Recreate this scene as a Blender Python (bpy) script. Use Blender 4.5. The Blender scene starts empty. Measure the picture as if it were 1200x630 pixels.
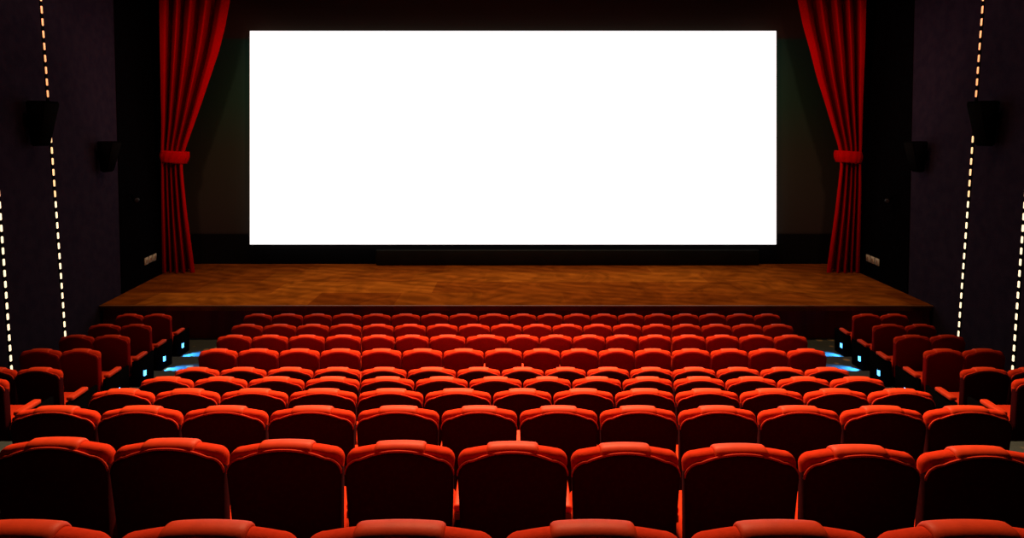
import bpy, bmesh, math, random
from mathutils import Vector
random.seed(7)
C = bpy.context.scene.collection
PI = math.pi
F = 700.0          # focal length in pixels of the 1200 x 630 frame
YH = 160.0         # horizon row
CAMZ = 4.44        # eye level above the front floor

# ------------------------------------------------------------------ helpers
def link(o, parent=None):
    C.objects.link(o)
    if parent is not None:
        o.parent = parent
    return o

def obj(name, bm, mat, parent=None, smooth=True, label=None):
    me = bpy.data.meshes.new(name)
    bmesh.ops.recalc_face_normals(bm, faces=bm.faces[:])
    bm.to_mesh(me); bm.free()
    for p in me.polygons:
        p.use_smooth = smooth
    for m in (mat if isinstance(mat, (list, tuple)) else [mat]):
        me.materials.append(m)
    o = bpy.data.objects.new(name, me)
    link(o, parent)
    if label: o['label'] = label
    return o

def thing(name, label, cat, loc=(0, 0, 0), group=None):
    o = bpy.data.objects.new(name, None); C.objects.link(o)
    o.location = loc
    o.empty_display_size = 0.1
    o['label'] = label; o['category'] = cat
    if group: o['group'] = group
    return o

def tag(o, label, cat, group=None):
    o['label'] = label; o['category'] = cat
    if group: o['group'] = group
    return o

def struct(name, bm, mat, smooth=False):
    o = obj(name, bm, mat, None, smooth)
    o['kind'] = 'structure'
    return o

def dup(root, loc, label, group=None, sx=1.0):
    r = root.copy(); C.objects.link(r); r.location = loc; r.scale = (sx, 1, 1)
    r['label'] = label
    if group: r['group'] = group
    for ch in list(root.children):
        c = ch.copy(); C.objects.link(c); c.parent = r
        for g in list(ch.children):
            d = g.copy(); C.objects.link(d); d.parent = c
    return r

def hexa(bm, pts):
    """8 points: bottom loop 4, top loop 4."""
    v = [bm.verts.new(p) for p in pts]
    for f in ((3, 2, 1, 0), (4, 5, 6, 7), (0, 1, 5, 4), (1, 2, 6, 5), (2, 3, 7, 6), (3, 0, 4, 7)):
        bm.faces.new([v[i] for i in f])
    return v

def box(bm, x0, x1, y0, y1, z0, z1):
    return hexa(bm, [(x0, y0, z0), (x1, y0, z0), (x1, y1, z0), (x0, y1, z0),
                     (x0, y0, z1), (x1, y0, z1), (x1, y1, z1), (x0, y1, z1)])

def rbox(x0, x1, y0, y1, z0, z1, r=0.02, seg=3):
    bm = bmesh.new(); box(bm, x0, x1, y0, y1, z0, z1)
    bmesh.ops.bevel(bm, geom=bm.edges[:], offset=r, segments=seg, profile=0.5, affect='EDGES')
    return bm

def tube(bm, pts, r, n=8, cap=True):
    rings = []
    for i, p in enumerate(pts):
        p = Vector(p)
        a = Vector(pts[max(i - 1, 0)]); b = Vector(pts[min(i + 1, len(pts) - 1)])
        t = (b - a).normalized()
        u = t.cross(Vector((0, 1, 0.01)))
        if u.length < 1e-4: u = t.cross(Vector((1, 0, 0)))
        u.normalize(); w = t.cross(u).normalized()
        rings.append([bm.verts.new(p + (u * math.cos(2 * PI * k / n) + w * math.sin(2 * PI * k / n)) * r) for k in range(n)])
    for a, b in zip(rings, rings[1:]):
        for k in range(n):
            bm.faces.new((a[k], a[(k + 1) % n], b[(k + 1) % n], b[k]))
    if cap:
        bm.faces.new(rings[0][::-1]); bm.faces.new(rings[-1])

def loft(bm, rings, cap=True):
    vs = [[bm.verts.new(p) for p in r] for r in rings]
    n = len(vs[0])
    for a, b in zip(vs, vs[1:]):
        for k in range(n):
            bm.faces.new((a[k], a[(k + 1) % n], b[(k + 1) % n], b[k]))
    if cap:
        bm.faces.new(vs[0][::-1]); bm.faces.new(vs[-1])

# ------------------------------------------------------------------ materials
def mat(name, col, rough=0.8, spec=0.3, col2=None, nscale=30, bump=0.0, bscale=200, sheen=0.0, sheen_col=None, metal=0.0, emit=None, estr=0):
    m = bpy.data.materials.new(name); m.use_nodes = True
    nt = m.node_tree; b = nt.nodes['Principled BSDF']
    b.inputs['Base Color'].default_value = (*col, 1)
    b.inputs['Roughness'].default_value = rough
    b.inputs['Specular IOR Level'].default_value = spec
    b.inputs['Metallic'].default_value = metal
    tc = nt.nodes.new('ShaderNodeTexCoord')
    if col2 is not None:
        n = nt.nodes.new('ShaderNodeTexNoise'); n.inputs['Scale'].default_value = nscale; n.inputs['Detail'].default_value = 4
        nt.links.new(tc.outputs['Object'], n.inputs['Vector'])
        r = nt.nodes.new('ShaderNodeValToRGB')
        r.color_ramp.elements[0].position = 0.35; r.color_ramp.elements[1].position = 0.65
        r.color_ramp.elements[0].color = (*col, 1); r.color_ramp.elements[1].color = (*col2, 1)
        nt.links.new(n.outputs['Fac'], r.inputs['Fac']); nt.links.new(r.outputs['Color'], b.inputs['Base Color'])
    if bump:
        n = nt.nodes.new('ShaderNodeTexNoise'); n.inputs['Scale'].default_value = bscale; n.inputs['Detail'].default_value = 3
        nt.links.new(tc.outputs['Object'], n.inputs['Vector'])
        bp = nt.nodes.new('ShaderNodeBump'); bp.inputs['Strength'].default_value = bump; bp.inputs['Distance'].default_value = 0.01
        nt.links.new(n.outputs['Fac'], bp.inputs['Height']); nt.links.new(bp.outputs['Normal'], b.inputs['Normal'])
    if sheen:
        b.inputs['Sheen Weight'].default_value = sheen
        b.inputs['Sheen Tint'].default_value = (*(sheen_col or (1, 1, 1)), 1)
        b.inputs['Sheen Roughness'].default_value = 0.5
    if emit is not None:
        b.inputs['Emission Color'].default_value = (*emit, 1)
        b.inputs['Emission Strength'].default_value = estr
    return m

M = {}
M['fabric'] = mat('red_seat_fabric', (0.56, 0.030, 0.007), 0.95, 0.03, (0.50, 0.026, 0.006), 60, 0.25, 400)
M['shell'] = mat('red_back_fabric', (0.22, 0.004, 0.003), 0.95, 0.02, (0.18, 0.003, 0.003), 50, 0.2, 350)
M['shaded_shell'] = mat('shaded_back_fabric', (0.034, 0.0022, 0.003), 0.95, 0.02, (0.026, 0.0016, 0.0026), 50, 0.2, 350)  # darkened copy of the red back fabric: shade on the nearer rows, in colour
M['leather'] = mat('red_leather', (0.62, 0.045, 0.011), 0.5, 0.07, (0.56, 0.040, 0.010), 25, 0.04, 120)
M['piping'] = mat('red_piping', (0.55, 0.03, 0.008), 0.8, 0.1, (0.5, 0.03, 0.008), 80)
M['black'] = mat('black_plastic', (0.0016, 0.0014, 0.0017), 0.95, 0.0, (0.0022, 0.002, 0.0023), 40)
M['wood_rail'] = mat('pale_wood_rail', (0.24, 0.13, 0.055), 0.5, 0.4, (0.18, 0.09, 0.035), 18)
M['wall'] = mat('dark_wall_carpet', (0.013, 0.0090, 0.0165), 0.98, 0.0, (0.018, 0.0120, 0.020), 5, 0.6, 60)
M['wing'] = mat('black_wing_cloth', (0.0012, 0.001, 0.0013), 1.0, 0.0, (0.0016, 0.0013, 0.0016), 6)
M['ceiling'] = mat('dark_ceiling', (0.02, 0.016, 0.018), 0.9, 0.1, (0.026, 0.02, 0.022), 4)
M['curtain'] = mat('red_velvet_curtain', (0.36, 0.0010, 0.0012), 1.0, 0.0, (0.32, 0.001, 0.001), 12, 0.1, 60)
M['metal'] = mat('dark_metal', (0.05, 0.05, 0.055), 0.35, 0.5, (0.035, 0.035, 0.04), 30, metal=0.8)
M['plate'] = mat('ivory_plastic', (0.42, 0.37, 0.27), 0.5, 0.4, (0.35, 0.30, 0.2), 8)
M['grille'] = mat('speaker_cloth', (0.003, 0.0028, 0.0028), 1.0, 0.0, (0.004, 0.0035, 0.0035), 90, 0.3, 300)
M['blue_led'] = mat('blue_led_lens', (0.2, 0.6, 1.0), 0.4, 0.3, (0.25, 0.65, 1.0), 30, emit=(0.10, 0.48, 1.0), estr=3.2)
M['lamp'] = mat('warm_led_lens', (1, 0.8, 0.6), 0.5, 0.3, (1, 0.75, 0.55), 30)
# LED lens: orange core towards the top of the strip, paler near the floor
def lamp_mat(name, c, s):
    return mat(name, (1, 0.7, 0.5), 0.5, 0.3, (1, 0.65, 0.45), 30, emit=c, estr=s)
M['lamp_a'] = lamp_mat('amber_led_high', (1.0, 0.36, 0.13), 1.25)
M['lamp_b'] = lamp_mat('amber_led_middle', (1.0, 0.58, 0.27), 1.35)
M['lamp_c'] = lamp_mat('pale_led_low', (1.0, 0.78, 0.50), 1.5)
M['lens'] = mat('lamp_glass', (0.012, 0.012, 0.012), 0.4, 0.15, (0.016, 0.016, 0.016), 20)

def screen_mat():
    m = mat('white_screen', (0.8, 0.8, 0.8), 0.9, 0.1, (0.79, 0.79, 0.79), 400)
    b = m.node_tree.nodes['Principled BSDF']
    b.inputs['Emission Color'].default_value = (1, 1, 1, 1); b.inputs['Emission Strength'].default_value = 1.0
    return m
M['screen'] = screen_mat()

def stage_mat():
    m = bpy.data.materials.new('stage_parquet'); m.use_nodes = True
    nt = m.node_tree; N = nt.nodes; L = nt.links; b = N['Principled BSDF']
    tc = N.new('ShaderNodeTexCoord')
    br = N.new('ShaderNodeTexBrick'); br.inputs['Scale'].default_value = 1.0
    br.inputs['Brick Width'].default_value = 1.9; br.inputs['Row Height'].default_value = 1.05
    br.inputs['Mortar Size'].default_value = 0.0; br.offset = 0.37; br.squash = 1
    br.inputs['Color1'].default_value = (0.165, 0.038, 0.004, 1)
    br.inputs['Color2'].default_value = (0.29, 0.084, 0.008, 1)
    br.inputs['Mortar'].default_value = (0.05, 0.014, 0.003, 1)
    L.new(tc.outputs['Object'], br.inputs['Vector'])
    mp = N.new('ShaderNodeMapping'); mp.inputs['Scale'].default_value = (0.5, 0.8, 1); mp.inputs['Rotation'].default_value = (0, 0, 0.5)
    L.new(tc.outputs['Object'], mp.inputs['Vector'])
    wv = N.new('ShaderNodeTexWave'); wv.inputs['Scale'].default_value = 0.9; wv.inputs['Distortion'].default_value = 16
    wv.inputs['Detail'].default_value = 3; wv.inputs['Detail Scale'].default_value = 0.5
    wv.bands_direction = 'Y'
    L.new(mp.outputs['Vector'], wv.inputs['Vector'])
    ns = N.new('ShaderNodeTexNoise'); ns.inputs['Scale'].default_value = 0.9; ns.inputs['Detail'].default_value = 7; ns.inputs['Distortion'].default_value = 2.5
    L.new(tc.outputs['Object'], ns.inputs['Vector'])
    rp = N.new('ShaderNodeValToRGB')
    rp.color_ramp.elements[0].color = (0.42, 0.36, 0.32, 1); rp.color_ramp.elements[1].color = (1.25, 1.25, 1.2, 1)
    L.new(wv.outputs['Fac'], rp.inputs['Fac'])
    mx = N.new('ShaderNodeMixRGB'); mx.blend_type = 'MULTIPLY'; mx.inputs['Fac'].default_value = 0.32
    L.new(br.outputs['Color'], mx.inputs['Color1']); L.new(rp.outputs['Color'], mx.inputs['Color2'])
    rp2 = N.new('ShaderNodeValToRGB'); rp2.color_ramp.elements[0].position = 0.3; rp2.color_ramp.elements[1].position = 0.7
    rp2.color_ramp.elements[0].color = (0.5, 0.44, 0.4, 1); rp2.color_ramp.elements[1].color = (1.2, 1.15, 1.1, 1)
    L.new(ns.outputs['Fac'], rp2.inputs['Fac'])
    mx2 = N.new('ShaderNodeMixRGB'); mx2.blend_type = 'MULTIPLY'; mx2.inputs['Fac'].default_value = 0.9
    L.new(mx.outputs['Color'], mx2.inputs['Color1']); L.new(rp2.outputs['Color'], mx2.inputs['Color2'])
    L.new(mx2.outputs['Color'], b.inputs['Base Color'])
    b.inputs['Roughness'].default_value = 0.75; b.inputs['Specular IOR Level'].default_value = 0.0
    return m
M['stage'] = stage_mat()

def fascia_mat():
    m = bpy.data.materials.new('stage_front_panels'); m.use_nodes = True
    nt = m.node_tree; N = nt.nodes; L = nt.links; b = N['Principled BSDF']
    tc = N.new('ShaderNodeTexCoord')
    mp = N.new('ShaderNodeMapping'); mp.inputs['Scale'].default_value = (1, 0.05, 0.05)
    L.new(tc.outputs['Object'], mp.inputs['Vector'])
    ns = N.new('ShaderNodeTexNoise'); ns.inputs['Scale'].default_value = 3.0; ns.inputs['Detail'].default_value = 6
    L.new(mp.outputs['Vector'], ns.inputs['Vector'])
    rp = N.new('ShaderNodeValToRGB'); rp.color_ramp.elements[0].position = 0.3; rp.color_ramp.elements[1].position = 0.7
    rp.color_ramp.elements[0].color = (0.06, 0.006, 0.005, 1); rp.color_ramp.elements[1].color = (0.17, 0.014, 0.010, 1)
    L.new(ns.outputs['Fac'], rp.inputs['Fac']); L.new(rp.outputs['Color'], b.inputs['Base Color'])
    b.inputs['Roughness'].default_value = 0.7; b.inputs['Specular IOR Level'].default_value = 0.2
    return m
M['fascia'] = fascia_mat()
M['nosing'] = mat('stage_edge_wood', (0.20, 0.07, 0.018), 0.55, 0.3, (0.17, 0.06, 0.014), 3)

def carpet_mat():
    m = bpy.data.materials.new('patterned_carpet'); m.use_nodes = True
    nt = m.node_tree; N = nt.nodes; L = nt.links; b = N['Principled BSDF']
    tc = N.new('ShaderNodeTexCoord')
    vo = N.new('ShaderNodeTexVoronoi'); vo.inputs['Scale'].default_value = 3.2; vo.inputs['Randomness'].default_value = 0.85
    L.new(tc.outputs['Object'], vo.inputs['Vector'])
    rp = N.new('ShaderNodeValToRGB'); rp.color_ramp.interpolation = 'EASE'
    rp.color_ramp.elements[0].position = 0.17; rp.color_ramp.elements[0].color = (1, 1, 1, 1)
    rp.color_ramp.elements[1].position = 0.26; rp.color_ramp.elements[1].color = (0, 0, 0, 1)
    L.new(vo.outputs['Distance'], rp.inputs['Fac'])
    ns = N.new('ShaderNodeTexNoise'); ns.inputs['Scale'].default_value = 90
    L.new(tc.outputs['Object'], ns.inputs['Vector'])
    rb = N.new('ShaderNodeValToRGB'); rb.color_ramp.elements[0].color = (0.020, 0.025, 0.024, 1); rb.color_ramp.elements[1].color = (0.05, 0.057, 0.055, 1)
    L.new(ns.outputs['Fac'], rb.inputs['Fac'])
    mx = N.new('ShaderNodeMixRGB'); mx.inputs['Color2'].default_value = (0.22, 0.15, 0.07, 1)
    L.new(rp.outputs['Color'], mx.inputs['Fac']); L.new(rb.outputs['Color'], mx.inputs['Color1'])
    L.new(mx.outputs['Color'], b.inputs['Base Color'])
    b.inputs['Roughness'].default_value = 0.95; b.inputs['Specular IOR Level'].default_value = 0.1
    return m
M['carpet'] = carpet_mat()

def backwall_mat():
    # wall colour by height: brown-black frieze, bottle green-black field fading to umber, black dado
    m = bpy.data.materials.new('dark_end_wall'); m.use_nodes = True
    nt = m.node_tree; N = nt.nodes; L = nt.links; b = N['Principled BSDF']
    tc = N.new('ShaderNodeTexCoord'); sp = N.new('ShaderNodeSeparateXYZ'); L.new(tc.outputs['Object'], sp.inputs[0])
    mr = N.new('ShaderNodeMapRange'); mr.inputs['From Min'].default_value = 0; mr.inputs['From Max'].default_value = 10
    L.new(sp.outputs['Z'], mr.inputs['Value'])
    rp = N.new('ShaderNodeValToRGB'); cr = rp.color_ramp
    def stop(z, c):
        e = cr.elements.new(z / 10); e.color = (*c, 1)
    cr.elements[0].position = 0; cr.elements[0].color = (0.0025, 0.0022, 0.0025, 1)
    cr.elements[1].position = 1; cr.elements[1].color = (0.040, 0.022, 0.013, 1)
    stop(1.60, (0.0012, 0.0011, 0.0012)); stop(1.65, (0.022, 0.017, 0.013))
    stop(4.0, (0.016, 0.018, 0.010)); stop(5.5, (0.008, 0.024, 0.012)); stop(7.25, (0.007, 0.024, 0.014))
    stop(7.32, (0.022, 0.012, 0.008))
    L.new(mr.outputs[0], rp.inputs['Fac']); L.new(rp.outputs['Color'], b.inputs['Base Color'])
    b.inputs['Roughness'].default_value = 0.95; b.inputs['Specular IOR Level'].default_value = 0.1
    return m
M['endwall'] = backwall_mat()

# ------------------------------------------------------------------ rows of the auditorium
# top of the backrest (image row), and edges between seats across the row
Y_TOP = [367.2, 379.2, 391.8, 408.0, 429.8, 440.8, 454.8, 475.0, 517.5, 611.5]
EDGES = [
 [285.5,319,355.3,389,424,458.2,492.8,526,560.5,597,629,660,692,723.7,754.7,787.5,819,851,883.7,914.7],
 [271,308.3,347.5,386,424,461.8,499.5,537,574.5,612,647,683,717.5,752,787,821.7,857.5,894,929.7],
 [254,295,338,381,423.5,463,503,546,593,632,671,709.5,748,787,826.7,866,906.7,946],
 [233,278.5,326.7,375,423,471,519,567.5,612.5,656.8,701,743.3,787,832.5,877,922.5,968],
 [204,257,312.5,367.5,423,477,535,587,638,687.5,738,788,839.5,891,943,996],
 [164,226.7,290,357,422,486,549,612.5,670,729,789,850,911,973,1037],
 [106,181,258,338,419,497,576.7,647.5,720,791,866.7,942,1017.5,1094],
 [15.5,116.7,214,314.7,417.5,516,607.5,701.7,794,887.5,985,1083,1183],
 [-11,127,265,403.5,534.5,667,796.5,932.5,1070,1208],
 [-92,130,352,585,805,1027,1249],
]
SIDE_L = [[136,168,201],[104,141.5,177.5],[70,110,152],[24,72,117.8],[-34,19.6,73],[-53,9.3]]
SIDE_R = [[999,1031.7,1064],[1022.5,1061,1096.5],[1047.5,1090,1130],[1082.6,1128,1176.5],[1126,1181.6,1236],[1187,1250]]
PITCH = 0.56; TOP = 0.93
W = []
for e in EDGES:
    W.append((e[-1] - e[0]) / (len(e) - 1))
D = [PITCH * F / w for w in W]
H = [(y - YH) * d / F for y, d in zip(Y_TOP, D)]        # seat tops below eye level
FLOOR = [CAMZ - h - TOP for h in H]
shift = FLOOR[0]
print('D', [round(d, 2) for d in D]); print('H', [round(h, 2) for h in H]); print('FL', [round(f, 2) for f in FLOOR])

def X(px, d): return (px - 600) * d / F
def Zp(py, d): return CAMZ - (py - YH) * d / F

# ------------------------------------------------------------------ the room
D_ST = 13.1; Z_ST = Zp(357.5, D_ST); D_END = 17.35; CEIL = CAMZ + 5.2
F0 = FLOOR[0]
def wl(d, z): return -(6.96 + 0.158 * d) - 0.0725 * (z - (CAMZ - 3.84))
def wr(d, z): return (7.93 + 0.097 * d) + 0.0737 * (z - (CAMZ - 4.05))

def wall(name, fn, s, d0, d1, z0, z1, t, mt, off=0.0):
    bm = bmesh.new()
    p = lambda d, z, o: (fn(d, z) + s * o, d, z)
    hexa(bm, [p(d0, z0, off), p(d1, z0, off), p(d1, z0, off + t), p(d0, z0, off + t),
              p(d0, z1, off), p(d1, z1, off), p(d1, z1, off + t), p(d0, z1, off + t)])
    return struct(name, bm, mt)
wall('wall_left', wl, -1, -2.5, 18.0, -0.4, CEIL, 0.3, M['wall'])
wall('wall_right', wr, 1, -2.5, 18.0, -0.4, CEIL, 0.3, M['wall'])
def wing(name, fn, s):
    bm = bmesh.new(); z0, z1 = Z_ST + 0.002, CEIL - 0.01
    p = lambda d, z, o: (fn(d, z) + s * o, d, z)
    a0, a1 = 14.05, 14.85
    hexa(bm, [p(a0, z0, -.03), p(17.3, z0, -.03), p(17.3, z0, -.002), p(a0, z0, -.002),
              p(a1, z1, -.03), p(17.3, z1, -.03), p(17.3, z1, -.002), p(a1, z1, -.002)])
    return struct(name, bm, M['wing'])
wing('trim_1', wl, -1)
wing('trim_2', wr, 1)
bm = bmesh.new(); box(bm, -11, 11, D_END, D_END + 0.3, -0.4, CEIL)
struct('wall_front', bm, M['endwall'])
bm = bmesh.new(); box(bm, -9, 10, -2.8, -2.5, -0.4, CEIL)
struct('wall_back', bm, M['wall'])
bm = bmesh.new(); box(bm, -11, 11, -2.8, 18, CEIL, CEIL + 0.2)
struct('ceiling', bm, M['ceiling'])
# stepped floor: one tier per row of seats
bm = bmesh.new()
prof = [(D_ST + 4.6, -0.5), (D_ST + 4.6, F0)]
for k in range(10):
    r = D[k] - 0.2
    prof.append((r, FLOOR[k]))
    if k < 9: prof.append((r, FLOOR[k + 1]))
prof += [(D[9] - 0.2, FLOOR[9] + 0.37), (-2.6, FLOOR[9] + 0.37), (-2.6, -0.5)]
a = [bm.verts.new((-9.9, y, z)) for y, z in prof]; b_ = [bm.verts.new((9.9, y, z)) for y, z in prof]
n = len(prof)
for i in range(n):
    j = (i + 1) % n
    bm.faces.new((a[i], a[j], b_[j], b_[i]))
bm.faces.new(a[::-1]); bm.faces.new(b_)
struct('floor', bm, M['carpet'])

# ------------------------------------------------------------------ stage
st = thing('stage', 'low wooden stage with a swirled brown parquet deck below the screen', 'stage', (0, D_ST, F0))
hl = X(117.5, D_ST) - 0; hr = X(1092.5, D_ST)
zt = Z_ST - F0
bm = bmesh.new()
hexa(bm, [(hl, 0, zt - 0.12), (hr, 0, zt - 0.12), (9.52, D_END - D_ST, zt - 0.12), (-9.60, D_END - D_ST, zt - 0.12),
          (hl, 0, zt), (hr, 0, zt), (9.52, D_END - D_ST, zt), (-9.60, D_END - D_ST, zt)])
obj('stage_deck', bm, M['stage'], st, False)
bm = bmesh.new(); box(bm, hl + 0.03, hr - 0.03, 0.04, 0.16, 0, zt - 0.12)
obj('front_panelling', bm, M['fascia'], st, False, 'dark red-brown vertical panelling of the stage front')
x = hl + 0.4
seams = bmesh.new()
while x < hr - 0.3:
    box(seams, x, x + 0.02, 0.028, 0.05, 0.0, zt - 0.125); x += 0.62
obj('panel_batten', seams, M['fascia'], st, False)
bm = rbox(hl - 0.01, hr + 0.01, -0.035, 0.012, zt - 0.035, zt, 0.008, 2)
obj('edge_nosing', bm, M['nosing'], st, True, 'thin pale edge strip along the stage front')

# low black plinth under the screen
bm = rbox(X(440, 17.15), X(890, 17.15), 17.12, 17.33, Z_ST + 0.002, Zp(292, 17.15), 0.05, 2)
tag(obj('screen_plinth', bm, mat('black_lacquer', (0.004, 0.004, 0.004), 0.5, 0.1, (0.006, 0.006, 0.006), 2)),
    'long low black box on the stage under the white screen', 'plinth')

# ------------------------------------------------------------------ screen
ds = 17.05
bm = rbox(X(292.5, ds), X(910, ds), ds, ds + 0.06, Zp(286.5, ds), Zp(36, ds), 0.012, 2)
tag(obj('cinema_screen', bm, M['screen'], None, False), 'huge blank glowing white cinema screen on the end wall above the stage', 'screen')

# ------------------------------------------------------------------ curtains
def lerp_tab(tab, y):
    if y <= tab[0][0]:
        (y0, v0), (y1, v1) = tab[0], tab[1]
    else:
        for (y0, v0), (y1, v1) in zip(tab, tab[1:]):
            if y <= y1: break
    return v0 + (v1 - v0) * (y - y0) / (y1 - y0)
OUT_L = [(0, 186.5), (50, 187), (100, 188), (150, 189), (176, 188.5), (190, 189.0), (220, 189), (320, 190)]
IN_L = [(0, 269.5), (30, 264), (60, 256.5), (90, 246.5), (120, 236.5), (150, 226), (172, 218), (190, 213.5), (210, 215), (250, 219), (320, 228.5)]
OUT_R = [(0, 1015.5), (60, 1014), (120, 1011.5), (176, 1010), (190, 1009), (220, 1009.5), (320, 1007.5)]
IN_R = [(0, 935), (30, 941), (60, 949.5), (90, 957), (120, 966.5), (150, 975.5), (172, 982.5), (190, 985), (210, 983), (250, 978.5), (320, 968.5)]
RIDGE_L = [0, 0.165, 0.335, 0.545, 0.765, 1.0]
def make_curtain(out, inn, label, side):
    dc = 16.15
    t = thing('stage_curtain', label, 'curtain', ((X(out[-1][1], dc) + X(inn[-1][1], dc)) / 2, dc, Z_ST), 'stage curtains')
    bx_, by_, bz_ = t.location
    NU, NV = 160, 90
    y_top, y_bot = -34.0, 321.0
    bm = bmesh.new(); rows = []
    for j in range(NV + 1):
        y = y_top + (y_bot - y_top) * j / NV
        o = lerp_tab(out, y); i_ = lerp_tab(inn, y)
        # soften the tables a little
        o = (lerp_tab(out, y - 6) + o + lerp_tab(out, min(y + 6, 321))) / 3
        i_ = (lerp_tab(inn, y - 6) + i_ + lerp_tab(inn, min(y + 6, 321))) / 3
        z = Zp(y, dc)
        if j == NV: z = Z_ST + 0.012
        w = abs(X(i_, dc) - X(o, dc))
        amp = min(0.42, 0.22 + 0.11 * w)
        pinch = math.exp(-((y - 184) / 16.0) ** 2)
        amp *= (1 - 0.45 * pinch)
        row = []
        for k in range(NU + 1):
            u = k / NU
            # fold index with uneven fold widths
            for q in range(5):
                if u <= RIDGE_L[q + 1] + 1e-9: break
            f = (u - RIDGE_L[q]) / (RIDGE_L[q + 1] - RIDGE_L[q])
            s = max(math.sin(PI * min(max(f, 0), 1)), 0.0)
            wob = 0.03 * math.sin(q * 2.1 + y * 0.02)
            if (q == 0 and f < 0.5) or (q == 4 and f > 0.5): s = 0.93 + 0.07 * s
            s2 = min(max((s - 0.58) / 0.42, 0.0), 1.0) ** 0.5
            yy = amp * (1.5 - 1.0 * s2 - 0.5 * s) + wob - 0.05 * q * (1 - pinch) * (y < 184) * 0.0
            x = X(o, dc) + (X(i_, dc) - X(o, dc)) * (u + 0.012 * math.sin(2 * PI * f) * 0)
            row.append(bm.verts.new((x * (1 + 0.9 * yy / dc) - bx_, yy, z - bz_)))   # pleats face the middle of the house
        rows.append(row)
    for r0, r1 in zip(rows, rows[1:]):
        for k in range(NU):
            bm.faces.new((r0[k], r0[k + 1], r1[k + 1], r1[k]))
    dr = obj('drape', bm, M['curtain'], t)
    # gathered tieback band
    y0, y1 = 177.0, 191.0
    bm = bmesh.new(); rings = []
    for j in range(9):
        v = j / 8; y = y0 + (y1 - y0) * v
        xo = X(lerp_tab(out, y), dc); xi = X(lerp_tab(inn, y), dc)
        cx = (xo + xi) / 2; rx = abs(xi - xo) / 2 + 0.035 + 0.035 * math.sin(PI * v); ry = 0.24 + 0.03 * math.sin(PI * v)
        ring = []
        for k in range(64):
            a = 2 * PI * k / 64
            wr_ = 1 + 0.025 * math.sin(a * 13 + v * 2)
            ring.append((cx + rx * wr_ * math.cos(a) - bx_, 0.12 + ry * wr_ * math.sin(a), Zp(y + 1.0 * math.cos(a), dc) - bz_))
        rings.append(ring)
    loft(bm, rings)
    obj('tieback', bm, M['curtain'], t)
    return t
make_curtain(OUT_L, IN_L, 'red pleated stage curtain tied back at the left of the screen', -1)
make_curtain(OUT_R, IN_R, 'red pleated stage curtain tied back at the right of the screen', 1)

# ------------------------------------------------------------------ light strips on the side walls
def light_strip(fn, s, px_bot, py_bot, px_top, py_top, p0, p1, label, hidden=None):
    """runs up the wall; p0/p1 dash pitch at top and bottom"""
    # depth where the wall meets the strip foot
    d = 11.0
    for _ in range(60):
        z = Zp(py_bot, d); d = abs(fn(d, z)) * F / abs(px_bot - 600)
    base = Vector((fn(d, Zp(py_bot, d)), d, Zp(py_bot, d)))
    t = thing('light_strip', label, 'light strip', tuple(base), 'dashed light strips on the side walls')
    zs = lambda py: Zp(py, d)
    def P(py, o): return Vector((fn(d, zs(py)) - s * o, d, zs(py))) - base
    bm = bmesh.new()
    w = 0.035
    a = P(py_bot, 0.0); b = P(py_top, 0.0); a2 = P(py_bot, 0.012); b2 = P(py_top, 0.012)
    hexa(bm, [a + Vector((0, -w, 0)), a + Vector((0, w, 0)), a2 + Vector((0, w, 0)), a2 + Vector((0, -w, 0)),
              b + Vector((0, -w, 0)), b + Vector((0, w, 0)), b2 + Vector((0, w, 0)), b2 + Vector((0, -w, 0))])
    obj('channel', bm, M['black'], t, False)
    y = py_bot - 1.0
    while y - 7.5 > py_top:
        fr = (y) / 400.0
        pitch = p0 + (p1 - p0) * min(max(fr, -0.1), 1.1)
        ln = pitch * 0.60
        bm = bmesh.new()
        a = P(y, 0.008); b = P(y - ln, 0.008); a2 = P(y, 0.03); b2 = P(y - ln, 0.03); w2 = 0.020
        hexa(bm, [a + Vector((0, -w2, 0)), a + Vector((0, w2, 0)), a2 + Vector((0, w2, 0)), a2 + Vector((0, -w2, 0)),
                  b + Vector((0, -w2, 0)), b + Vector((0, w2, 0)), b2 + Vector((0, w2, 0)), b2 + Vector((0, -w2, 0))])
        bmesh.ops.bevel(bm, geom=bm.edges[:], offset=0.008, segments=2, affect='EDGES')
        m = M['lamp_a'] if y < 125 else (M['lamp_b'] if y < 235 else M['lamp_c'])
        obj('led_lamp', bm, m, t)
        y -= pitch
    return t
light_strip(wl, -1, 75.5, 395, 47, -30, 14.7, 10.9, 'dashed warm light strip running up the left wall behind the hanging speaker')
light_strip(wl, -1, 12.5, 436, 0, -30, 16.2, 12.2, 'dashed warm light strip at the left edge of the photo, nearest the camera')
light_strip(wr, 1, 1124, 395, 1153, -30, 14.7, 10.9, 'dashed warm light strip running up the right wall behind the hanging speaker')
light_strip(wr, 1, 1187.5, 436, 1200, -30, 16.2, 12.2, 'dashed warm light strip at the right edge of the photo, nearest the camera')

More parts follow.
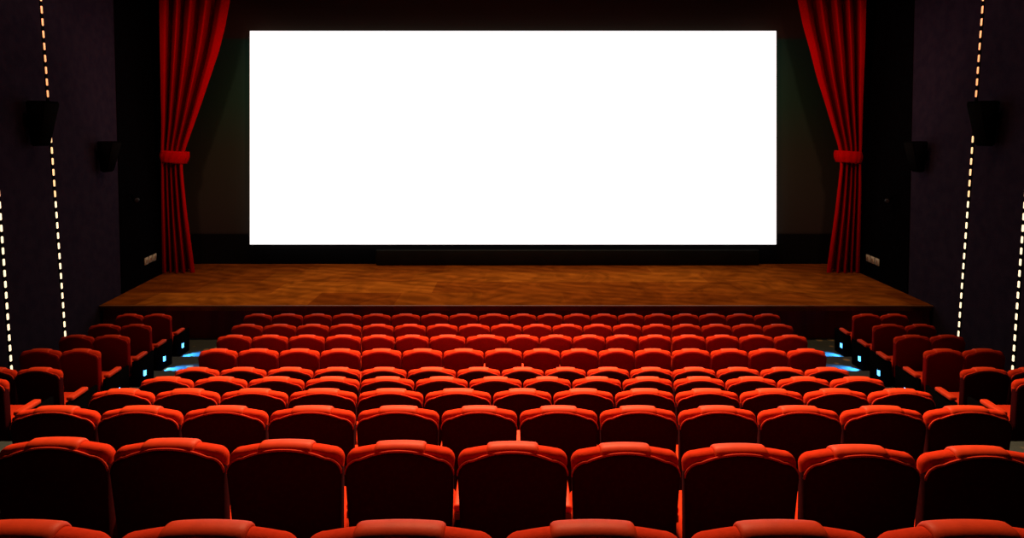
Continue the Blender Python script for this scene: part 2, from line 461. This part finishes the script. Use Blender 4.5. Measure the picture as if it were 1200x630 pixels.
# ------------------------------------------------------------------ wall speakers
def speaker(fn, s, px, py_top, py_bot, wpx, label, big=True):
    zmid = (py_top + py_bot) / 2
    d = 11.0
    for _ in range(60):
        z = Zp(zmid, d); d = (abs(fn(d, z)) - 0.30) * F / abs(px - 600)
    zt = Zp(py_top, d); zb = Zp(py_bot, d); h = zt - zb
    wx = fn(d, (zt + zb) / 2)
    t = thing('wall_speaker', label, 'speaker', (wx, d, zb), 'black speakers on the side walls')
    # local: +X away from wall into the room (i = -s)
    i = -s
    half = wpx * d / F / 2
    cy = 0.0
    # tapered cabinet, deep at the top and leaning out over the seats
    bm = bmesh.new()
    def sec(z, near, far, hw):
        o = fn(d, zb + z) - wx
        return [(o + i * near, cy - hw, z), (o + i * far, cy - hw * 0.82, z), (o + i * far, cy + hw * 0.82, z), (o + i * near, cy + hw, z)]
    r0 = sec(h * 0.02, 0.12, 0.24, half * 0.72)
    r1 = sec(h * 0.99, 0.10, 0.46, half * 0.85)
    hexa(bm, r0 + r1)
    bmesh.ops.bevel(bm, geom=bm.edges[:], offset=0.025, segments=3, affect='EDGES')
    cab = obj('cabinet', bm, M['black'], t)
    bm = bmesh.new()
    g0 = sec(h * 0.08, 0.235, 0.265, half * 0.58); g1 = sec(h * 0.94, 0.43, 0.465, half * 0.7)
    hexa(bm, g0 + g1)
    bmesh.ops.bevel(bm, geom=bm.edges[:], offset=0.008, segments=2, affect='EDGES')
    obj('grille', bm, M['grille'], t)
    bm = bmesh.new()
    tube(bm, [(fn(d, zb + h * .55) - wx, cy, h * 0.55), (fn(d, zb + h * .55) - wx + i * 0.2, cy, h * 0.6)], 0.03, 10)
    obj('bracket_arm', bm, M['black'], t)
    bm = bmesh.new()
    q = lambda z, o: (fn(d, zb + z) - wx + i * o)
    hexa(bm, [(q(h * .42, 0), -.09, h * .42), (q(h * .42, .02), -.09, h * .42), (q(h * .42, .02), .09, h * .42), (q(h * .42, 0), .09, h * .42),
              (q(h * .68, 0), -.09, h * .68), (q(h * .68, .02), -.09, h * .68), (q(h * .68, .02), .09, h * .68), (q(h * .68, 0), .09, h * .68)])
    obj('mounting_plate', bm, M['black'], t, False)
    return t
speaker(wl, -1, 54, 118, 172, 33, 'black wedge speaker hung over the light strip on the left wall')
speaker(wr, 1, 1148, 118, 172, 33, 'black wedge speaker hung over the light strip on the right wall')
speaker(wl, -1, 131, 165, 202, 24, 'black speaker barely visible on the left wall nearer the curtain')
speaker(wr, 1, 1070, 165, 202, 24, 'black speaker barely visible on the right wall nearer the curtain')

# ------------------------------------------------------------------ socket panels and small lamps on the black wings
def on_wing(fn, s, px, py, off=0.03):
    d = 15.0
    for _ in range(80):
        z = Zp(py, d); d = (abs(fn(d, z)) - off) * F / abs(px - 600)
    return d, Zp(py, d)
def sockets(fn, s, px, py, label):
    d, z = on_wing(fn, s, px, py)
    x0 = fn(d, z) - s * 0.03
    t = thing('socket_panel', label, 'socket panel', (x0, d, z), 'socket panels beside the stage')
    sl = (fn(d + 0.1, z) - fn(d, z)) / 0.1
    bm = bmesh.new()
    hexa(bm, [(-.36 * sl, -.36, -.085), (.36 * sl, .36, -.085), (.36 * sl - s * .03, .36, -.085), (-.36 * sl - s * .03, -.36, -.085),
              (-.36 * sl, -.36, .085), (.36 * sl, .36, .085), (.36 * sl - s * .03, .36, .085), (-.36 * sl - s * .03, -.36, .085)])
    obj('back_box', bm, M['black'], t, False)
    for k in (-1, 0, 1):
        c = k * 0.235
        bm = bmesh.new()
        a0, a1 = c - 0.095, c + 0.095
        hexa(bm, [(a0 * sl - s * .028, a0, -.09), (a1 * sl - s * .028, a1, -.09), (a1 * sl - s * .055, a1, -.09), (a0 * sl - s * .055, a0, -.09),
                  (a0 * sl - s * .028, a0, .09), (a1 * sl - s * .028, a1, .09), (a1 * sl - s * .055, a1, .09), (a0 * sl - s * .055, a0, .09)])
        bmesh.ops.bevel(bm, geom=bm.edges[:], offset=0.006, segments=2, affect='EDGES')
        o = obj('socket_plate', bm, M['plate'], t)
        bm = bmesh.new()
        a0, a1 = c - 0.035, c + 0.035
        hexa(bm, [(a0 * sl - s * .054, a0, -.04), (a1 * sl - s * .054, a1, -.04), (a1 * sl - s * .062, a1, -.04), (a0 * sl - s * .062, a0, -.04),
                  (a0 * sl - s * .054, a0, .04), (a1 * sl - s * .054, a1, .04), (a1 * sl - s * .062, a1, .04), (a0 * sl - s * .062, a0, .04)])
        obj('socket', bm, M['wood_rail'], o, False)
    return t
sockets(wl, -1, 174.5, 303.5, 'pale wall sockets in a row of three beside the left curtain foot')
sockets(wr, 1, 1024.5, 304.5, 'pale wall sockets in a row of three beside the right curtain foot')

def stage_lamp(fn, s, px, py, label):
    d, z = on_wing(fn, s, px, py, 0.2)
    xw = fn(d, z) - s * 0.03
    t = thing('stage_lamp', label, 'lamp', (xw, d, z), 'small lamps on the black side wings')
    i = -s
    bm = bmesh.new()
    tube(bm, [(0, 0, 0.12), (i * 0.10, 0, 0.12), (i * 0.17, 0, 0.06)], 0.015, 8)
    obj('bracket', bm, M['black'], t)
    # body pointing at the stage
    bm = bmesh.new(); rings = []
    ax = Vector((i * 0.75, -0.55, -0.35)).normalized(); u = ax.cross(Vector((0, 0, 1))).normalized(); w = ax.cross(u)
    c = Vector((i * 0.17, 0, 0.02))
    for q, r in ((-.12, .03), (-.10, .055), (.05, .06), (.06, .075), (.12, .08)):
        rings.append([tuple(c + ax * q + (u * math.cos(2 * PI * k / 20) + w * math.sin(2 * PI * k / 20)) * r) for k in range(20)])
    loft(bm, rings)
    bo = obj('lamp_body', bm, M['black'], t)
    bm = bmesh.new()
    loft(bm, [[tuple(c + ax * q + (u * math.cos(2 * PI * k / 20) + w * math.sin(2 * PI * k / 20)) * r) for k in range(20)] for q, r in ((.118, .06), (.128, .055), (.132, .02))])
    obj('lens', bm, M['lens'], bo)
    return t
stage_lamp(wl, -1, 158, 233, 'small dark stage lamp high beside the left curtain')
stage_lamp(wr, 1, 1042, 234, 'small dark stage lamp high beside the right curtain')

# ------------------------------------------------------------------ cinema seats
REC = math.tan(math.radians(7.0))
HW = 0.272
def arch(x): return -0.030 * (abs(x) / HW) ** 2.2
def rec(z): return -(z - TOP) * REC           # backrest leans back towards the camera as it rises
def outline(hw_t, hw_b, zb, ztop, rad, drop, n=14):
    """closed outline in XZ, arched top, tapered sides; from bottom left round"""
    pts = []
    rb = 0.04
    for k in range(5):
        a = PI + PI / 2 * k / 4
        pts.append((-hw_b + rb + rb * math.cos(a), zb + rb + rb * math.sin(a)))
    for k in range(5):
        a = -PI / 2 + PI / 2 * k / 4
        pts.append((hw_b - rb + rb * math.cos(a), zb + rb + rb * math.sin(a)))
    zc = ztop - drop - rad
    for k in range(7):
        a = PI / 2 * k / 6
        pts.append((hw_t - rad + rad * math.cos(a), zc + rad * math.sin(a)))
    xs = hw_t - rad
    for k in range(1, n):
        x = xs - 2 * xs * k / n
        pts.append((x, ztop - drop * (abs(x) / xs) ** 2.1))
    for k in range(7):
        a = PI / 2 + PI / 2 * k / 6
        pts.append((-hw_t + rad + rad * math.cos(a), zc + rad * math.sin(a)))
    return pts
def slab(pts, rings, zc):
    """rings of (y, inset): outline scaled towards its middle, leaned"""
    hw = max(p[0] for p in pts); zt = max(p[1] for p in pts); zb = min(p[1] for p in pts)
    bm = bmesh.new(); rr = []
    for y, ins in rings:
        sx = 1 - ins / hw; sz = 1 - ins / ((zt - zb) / 2); zm = (zt + zb) / 2
        ring = []
        for x, z in pts:
            z2 = zm + (z - zm) * sz
            ring.append((x * sx, y + rec(z2), z2))
        rr.append(ring)
    loft(bm, rr)
    return bm
CT = TOP - 0.017      # cushion top, pad adds the rest
T2 = 0.043            # half thickness of the backrest cushion
cush_out = outline(HW, 0.215, 0.36, CT, 0.055, 0.022)
def round_rings(t2, r, n=6, front=True):
    out = []
    for k in range(n + 1):
        a = PI / 2 * k / n
        out.append((-t2 + r * (1 - math.sin(a)) if False else -t2 + r * (1 - math.cos(a)), r * (1 - math.sin(a))))
    for k in range(n + 1):
        a = PI / 2 * (1 - k / n)
        out.append((t2 - r * (1 - math.cos(a)), r * (1 - math.sin(a))))
    return out
SHELL_TOP = CT - 0.013
shell_out = outline(HW - 0.002, 0.248, 0.20, SHELL_TOP, 0.075, 0.042)

PROTO = {}
MESH = {}
def seat_bm(part):
    if part == 'backrest':
        return slab(cush_out, round_rings(T2, 0.038), 0)
    if part in ('back_shell', 'red_shell'):
        rings = [(-T2 - 0.022, 0.022), (-T2 - 0.019, 0.009), (-T2 - 0.013, 0.002), (-T2 - 0.005, 0.0), (T2 - 0.030, 0.003), (T2 - 0.022, 0.012)]
        return slab(shell_out, rings, 0)
    if part == 'piping':
        bm = bmesh.new(); pts = []
        for x, z in shell_out[10:10 + 27]:
            if z > SHELL_TOP - 0.22: pts.append((x * 0.995, -T2 - 0.006 + rec(z), z + 0.002))
        tube(bm, pts, 0.006, 8)
        return bm
    if part == 'headrest_pad':
        # leather cover folded over the top of the cushion
        off, th = 0.004, 0.013
        prof = []
        r = 0.038
        def path(o):
            p = []
            for k in range(9):
                a = PI * 0.93 - PI * 0.43 * k / 8
                p.append((-T2 + r + (r + o) * math.cos(a), CT - r + (r + o) * math.sin(a)))
            for k in range(7):
                a = PI / 2 - PI / 2 * k / 6
                p.append((T2 - r + (r + o) * math.cos(a), CT - r + (r + o) * math.sin(a)))
            p.append((T2 + o, CT - 0.13)); p.append((T2 + o, CT - 0.22))
            return p
        outer = path(th); inner = path(-0.004)[::-1]
        bm = bmesh.new(); rings = []
        xs = [-0.127, -0.124, -0.116] + [(-0.10 + 0.2 * k / 8) for k in range(9)] + [0.116, 0.124, 0.127]
        pw = 0.135
        for x in xs:
            e = {0: 0.010, 1: 0.005, 2: 0.0008}.get(min(xs.index(x), len(xs) - 1 - xs.index(x)), 0.0)
            ring = []
            for y, z in path(th - e) + inner:
                zz = z - 0.022 * (abs(x) / (HW - 0.055)) ** 2.1
                ring.append((x, y + rec(zz), zz))
            rings.append(ring)
        # hollow side of the cover faces the cushion, ends closed as strips
        vs = [[bm.verts.new(p) for p in r_] for r_ in rings]
        n_ = len(vs[0])
        for a, b in zip(vs, vs[1:]):
            for k in range(n_):
                bm.faces.new((a[k], a[(k + 1) % n_], b[(k + 1) % n_], b[k]))
        m_ = n_ // 2
        for vv in (vs[0], vs[-1]):
            for k in range(m_ - 1):
                bm.faces.new((vv[k], vv[k + 1], vv[n_ - 2 - k], vv[n_ - 1 - k]))
        return bm
    if part == 'seat_cushion':
        bm = rbox(-0.235, 0.235, 0.10, 0.56, 0.26, 0.385, 0.045, 5)
        for v in bm.verts:
            if v.co.z > 0.33: v.co.z += 0.02 * max(0, 1 - (v.co.x / 0.235) ** 2) + 0.02 * (v.co.y - 0.35)
        return bm
    if part == 'seat_base':
        return rbox(-0.215, 0.215, 0.14, 0.53, 0.19, 0.275, 0.02, 2)
    if part == 'foot':
        bm = rbox(-0.10, 0.10, 0.24, 0.44, 0.02, 0.20, 0.02, 2)
        bm2 = rbox(-0.16, 0.16, 0.18, 0.50, 0.0, 0.025, 0.008, 2)
        me = bpy.data.meshes.new('tmp'); bm2.to_mesh(me); bm2.free(); bm.from_mesh(me); bpy.data.meshes.remove(me)
        return bm
    if part == 'armrest':
        # local x about the arm's centre line
        bm = rbox(-0.026, 0.026, 0.10, 0.44, 0.515, 0.555, 0.016, 4)
        return bm
    if part == 'arm_rail':
        bm = rbox(-0.021, 0.021, 0.095, 0.43, 0.483, 0.518, 0.004, 2)
        return bm
    if part == 'arm_standard':
        bm = bmesh.new()
        hexa(bm, [(-.016, .16, 0), (.016, .16, 0), (.016, .42, 0), (-.016, .42, 0),
                  (-.016, .12, .488), (.016, .12, .488), (.016, .42, .488), (-.016, .42, .488)])
        return bm
    if part == 'end_panel':
        bm = bmesh.new()
        hexa(bm, [(-.02, .04, 0), (.02, .04, 0), (.02, .57, 0), (-.02, .57, 0),
                  (-.02, .03, .475), (.02, .03, .475), (.02, .57, .475), (-.02, .57, .475)])
        bmesh.ops.bevel(bm, geom=bm.edges[:], offset=0.008, segments=2, affect='EDGES')
        return bm
    if part == 'wide_armrest':
        bm = rbox(-0.045, 0.045, 0.075, 0.36, 0.472, 0.525, 0.02, 4)
        for v in bm.verts: v.co.z += 0.06 * max(0, v.co.y - 0.1)
        return bm
    if part == 'step_light':
        return rbox(-0.012, 0.012, -0.026, 0.026, -0.05, 0.05, 0.006, 2)
    if part == 'light_hood':
        return rbox(-0.022, 0.022, -0.036, 0.036, 0.046, 0.062, 0.006, 2)

PM = {'backrest': 'fabric', 'back_shell': 'shaded_shell', 'red_shell': 'shell', 'piping': 'piping', 'headrest_pad': 'leather', 'seat_cushion': 'fabric', 'seat_base': 'black',
      'foot': 'black', 'armrest': 'leather', 'arm_rail': 'wood_rail', 'arm_standard': 'black', 'end_panel': 'black',
      'wide_armrest': 'leather', 'step_light': 'blue_led', 'light_hood': 'black'}
def part(name, p, parent, loc=(0, 0, 0), label=None):
    if p not in MESH:
        bm = seat_bm(p); o = obj(name, bm, M[PM[p]], parent); MESH[p] = o.data
    else:
        o = bpy.data.objects.new(name, MESH[p]); link(o, parent)
    o.location = loc
    if label: o['label'] = label
    return o
def make_seat(kind, red):
    t = thing('theatre_chair', 'x', 'chair')
    b = part('backrest', 'backrest', t)
    part('piping', 'piping', b)
    part('headrest_pad', 'headrest_pad', t, label='shiny red leather headrest cover')
    part('back_shell', 'red_shell' if red else 'back_shell', t, label=None if red else 'back panel coloured dark for shade')
    c = part('seat_cushion', 'seat_cushion', t)
    part('seat_base', 'seat_base', t)
    part('foot', 'foot', t)
    sides = {'mid': [(1, 'a')], 'first': [(-1, 'a'), (1, 'a')],
             'aisle_right': [(1, 'e')], 'wall_left': [(-1, 'a'), (1, 'a')],
             'aisle_left': [(-1, 'e'), (1, 'a')], 'wall_right': [(1, 'a')]}[kind]
    for s, k in sides:
        x = s * PITCH / 2
        if k == 'a':
            a = part('armrest', 'armrest', t, (x, 0, 0))
            part('arm_rail', 'arm_rail', a, (0, 0, 0), 'pale wooden rail under the armrest')
            part('arm_standard', 'arm_standard', t, (x, 0, 0))
        else:
            x = s * (PITCH / 2 + 0.03)
            a = part('armrest', 'wide_armrest', t, (x, 0, 0))
            e = part('end_panel', 'end_panel', t, (x, 0, 0))
            l = part('step_light', 'step_light', e, (s * 0.028, 0.30, 0.20), 'small glowing blue aisle light')
            part('light_hood', 'light_hood', e, (s * 0.03, 0.30, 0.20))
    return t

ORD = ['first', 'second', 'third', 'fourth', 'fifth', 'sixth', 'seventh', 'eighth', 'ninth', 'tenth', 'eleventh', 'twelfth',
       'thirteenth', 'fourteenth', 'fifteenth', 'sixteenth', 'seventeenth', 'eighteenth', 'nineteenth']
ROWN = ['front row against the stage', 'second row from the stage', 'third row from the stage', 'fourth row from the stage',
        'fifth row from the stage', 'sixth row from the stage', 'fourth row from the camera', 'third row from the camera',
        'second row from the camera', 'nearest row, cut by the frame']
used = {}
def place(kind, loc, label, group, sx, red):
    kk = kind; kind = (kind, red)
    if kind not in PROTO:
        t = make_seat(kk, red); PROTO[kind] = t
        t.location = loc; t.scale = (sx, 1, 1); t['label'] = label; t['group'] = group
        return t
    return dup(PROTO[kind], loc, label, group, sx)

def pos_word(i, n):
    j = n - 1 - i
    if i <= j:
        return ('leftmost' if i == 0 else ORD[i] + ' from the left end')
    return ('rightmost' if j == 0 else ORD[j] + ' from the right end')
for k, e in enumerate(EDGES):
    n = len(e) - 1
    for i in range(n):
        d = D[k]
        cx = (e[i] + e[i + 1]) / 2; w = (e[i + 1] - e[i]) * d / F
        if k == 8:     # this row stands very slightly askew
            d = d * (1 - 0.013 * (cx - 600) / 500)
        cxm = X(cx, D[k])
        lab = 'red padded chair, centre block, %s, %s' % (ROWN[k], pos_word(i, n))
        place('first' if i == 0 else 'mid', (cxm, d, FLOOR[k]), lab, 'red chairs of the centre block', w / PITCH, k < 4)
BLUE = []
for side, tab in (('left', SIDE_L), ('right', SIDE_R)):
    for k, e in enumerate(tab):
        n = len(e) - 1
        for i in range(n):
            d = D[k]; cx = (e[i] + e[i + 1]) / 2; w = (e[i + 1] - e[i]) * d / F
            aisle = (i == n - 1) if side == 'left' else (i == 0)
            rn = ROWN[k] if k < 5 else 'row cut by the photo edge'
            if side == 'left': kind = 'aisle_right' if aisle else 'wall_left'
            else: kind = 'aisle_left' if aisle else 'wall_right'
            lab = 'dim red chair, %s side block, %s, %s' % (side, rn, 'beside the aisle' if aisle else 'beside the wall')
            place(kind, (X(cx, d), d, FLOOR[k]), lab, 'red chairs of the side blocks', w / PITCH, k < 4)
            if aisle:
                s = 1 if side == 'left' else -1
                BLUE.append((X(cx, d) + s * (w / 2 + 0.03 + 0.06), d + 0.30, FLOOR[k] + 0.20, s))

# ------------------------------------------------------------------ lamps
def lamp(kind, name, loc, energy, col, target=None, **kw):
    l = bpy.data.lights.new(name, kind); l.energy = energy; l.color = col
    for a, v in kw.items(): setattr(l, a, v)
    o = bpy.data.objects.new(name, l); C.objects.link(o); o.location = loc
    if target is not None:
        o.rotation_euler = (Vector(target) - Vector(loc)).to_track_quat('-Z', 'Y').to_euler()
    return o
WARM = (1.0, 0.66, 0.36)
for x in (-1.8, 0, 1.8):
    lamp('SPOT', 'house_light', (x, 8.5, CEIL - 0.3), 4300, WARM, (x * 0.9, 6.3, 1.5), spot_size=math.radians(87), spot_blend=1.0, shadow_soft_size=0.25)
for s in (-1, 1):
    for lx, ly, le in ((7.6, 9.0, 900), (1.6, 10.5, 1050)):  # unseen spots added from two sides: ridges lit, fold valleys left dark
        lamp('SPOT', 'curtain_fill_light', (s * lx, ly, CEIL - 0.5), le, (1, 0.5, 0.4), (s * 9.0, 16.1, CAMZ + 0.9), spot_size=math.radians(44), spot_blend=0.8, shadow_soft_size=0.4)
a = lamp('AREA', 'stage_light', (0, 13.4, CEIL - 0.3), 310, (1, 0.62, 0.3), (0, 14.6, Z_ST), shape='RECTANGLE', size=14, size_y=0.6)
a.data.spread = math.radians(110)
for x, y, z, s in BLUE:
    lamp('SPOT', 'aisle_light', (x, y, z), 150, (0.04, 0.34, 1.0), (x + s * 0.17, y - 0.04, z - 0.20), spot_size=math.radians(96), spot_blend=0.8, shadow_soft_size=0.015)

for s in (-1, 1):
    lamp('SPOT', 'wall_light', (s * 7.6, 10.6, CEIL - 0.3), 140, (1, 0.6, 0.45), (s * 9.0, 11.2, CAMZ + 1.0), spot_size=math.radians(75), spot_blend=1.0, shadow_soft_size=0.06)

w = bpy.data.worlds.new('World'); bpy.context.scene.world = w; w.use_nodes = True
w.node_tree.nodes['Background'].inputs['Color'].default_value = (0.5, 0.4, 0.5, 1)
w.node_tree.nodes['Background'].inputs['Strength'].default_value = 0.0

# ------------------------------------------------------------------ camera
cam = bpy.data.cameras.new('Camera'); co = bpy.data.objects.new('Camera', cam); C.objects.link(co)
co.location = (0, 0, CAMZ); co.rotation_euler = (PI / 2, 0, 0)
cam.sensor_fit = 'HORIZONTAL'; cam.sensor_width = 36; cam.lens = 36 * F / 1200
cam.shift_y = -(315 - YH) / 1200
cam.clip_start = 0.05; cam.clip_end = 100
bpy.context.scene.camera = co
sc = bpy.context.scene
sc.view_settings.view_transform = 'Standard'; sc.view_settings.look = 'None'
sc.view_settings.exposure = 0; sc.view_settings.gamma = 1
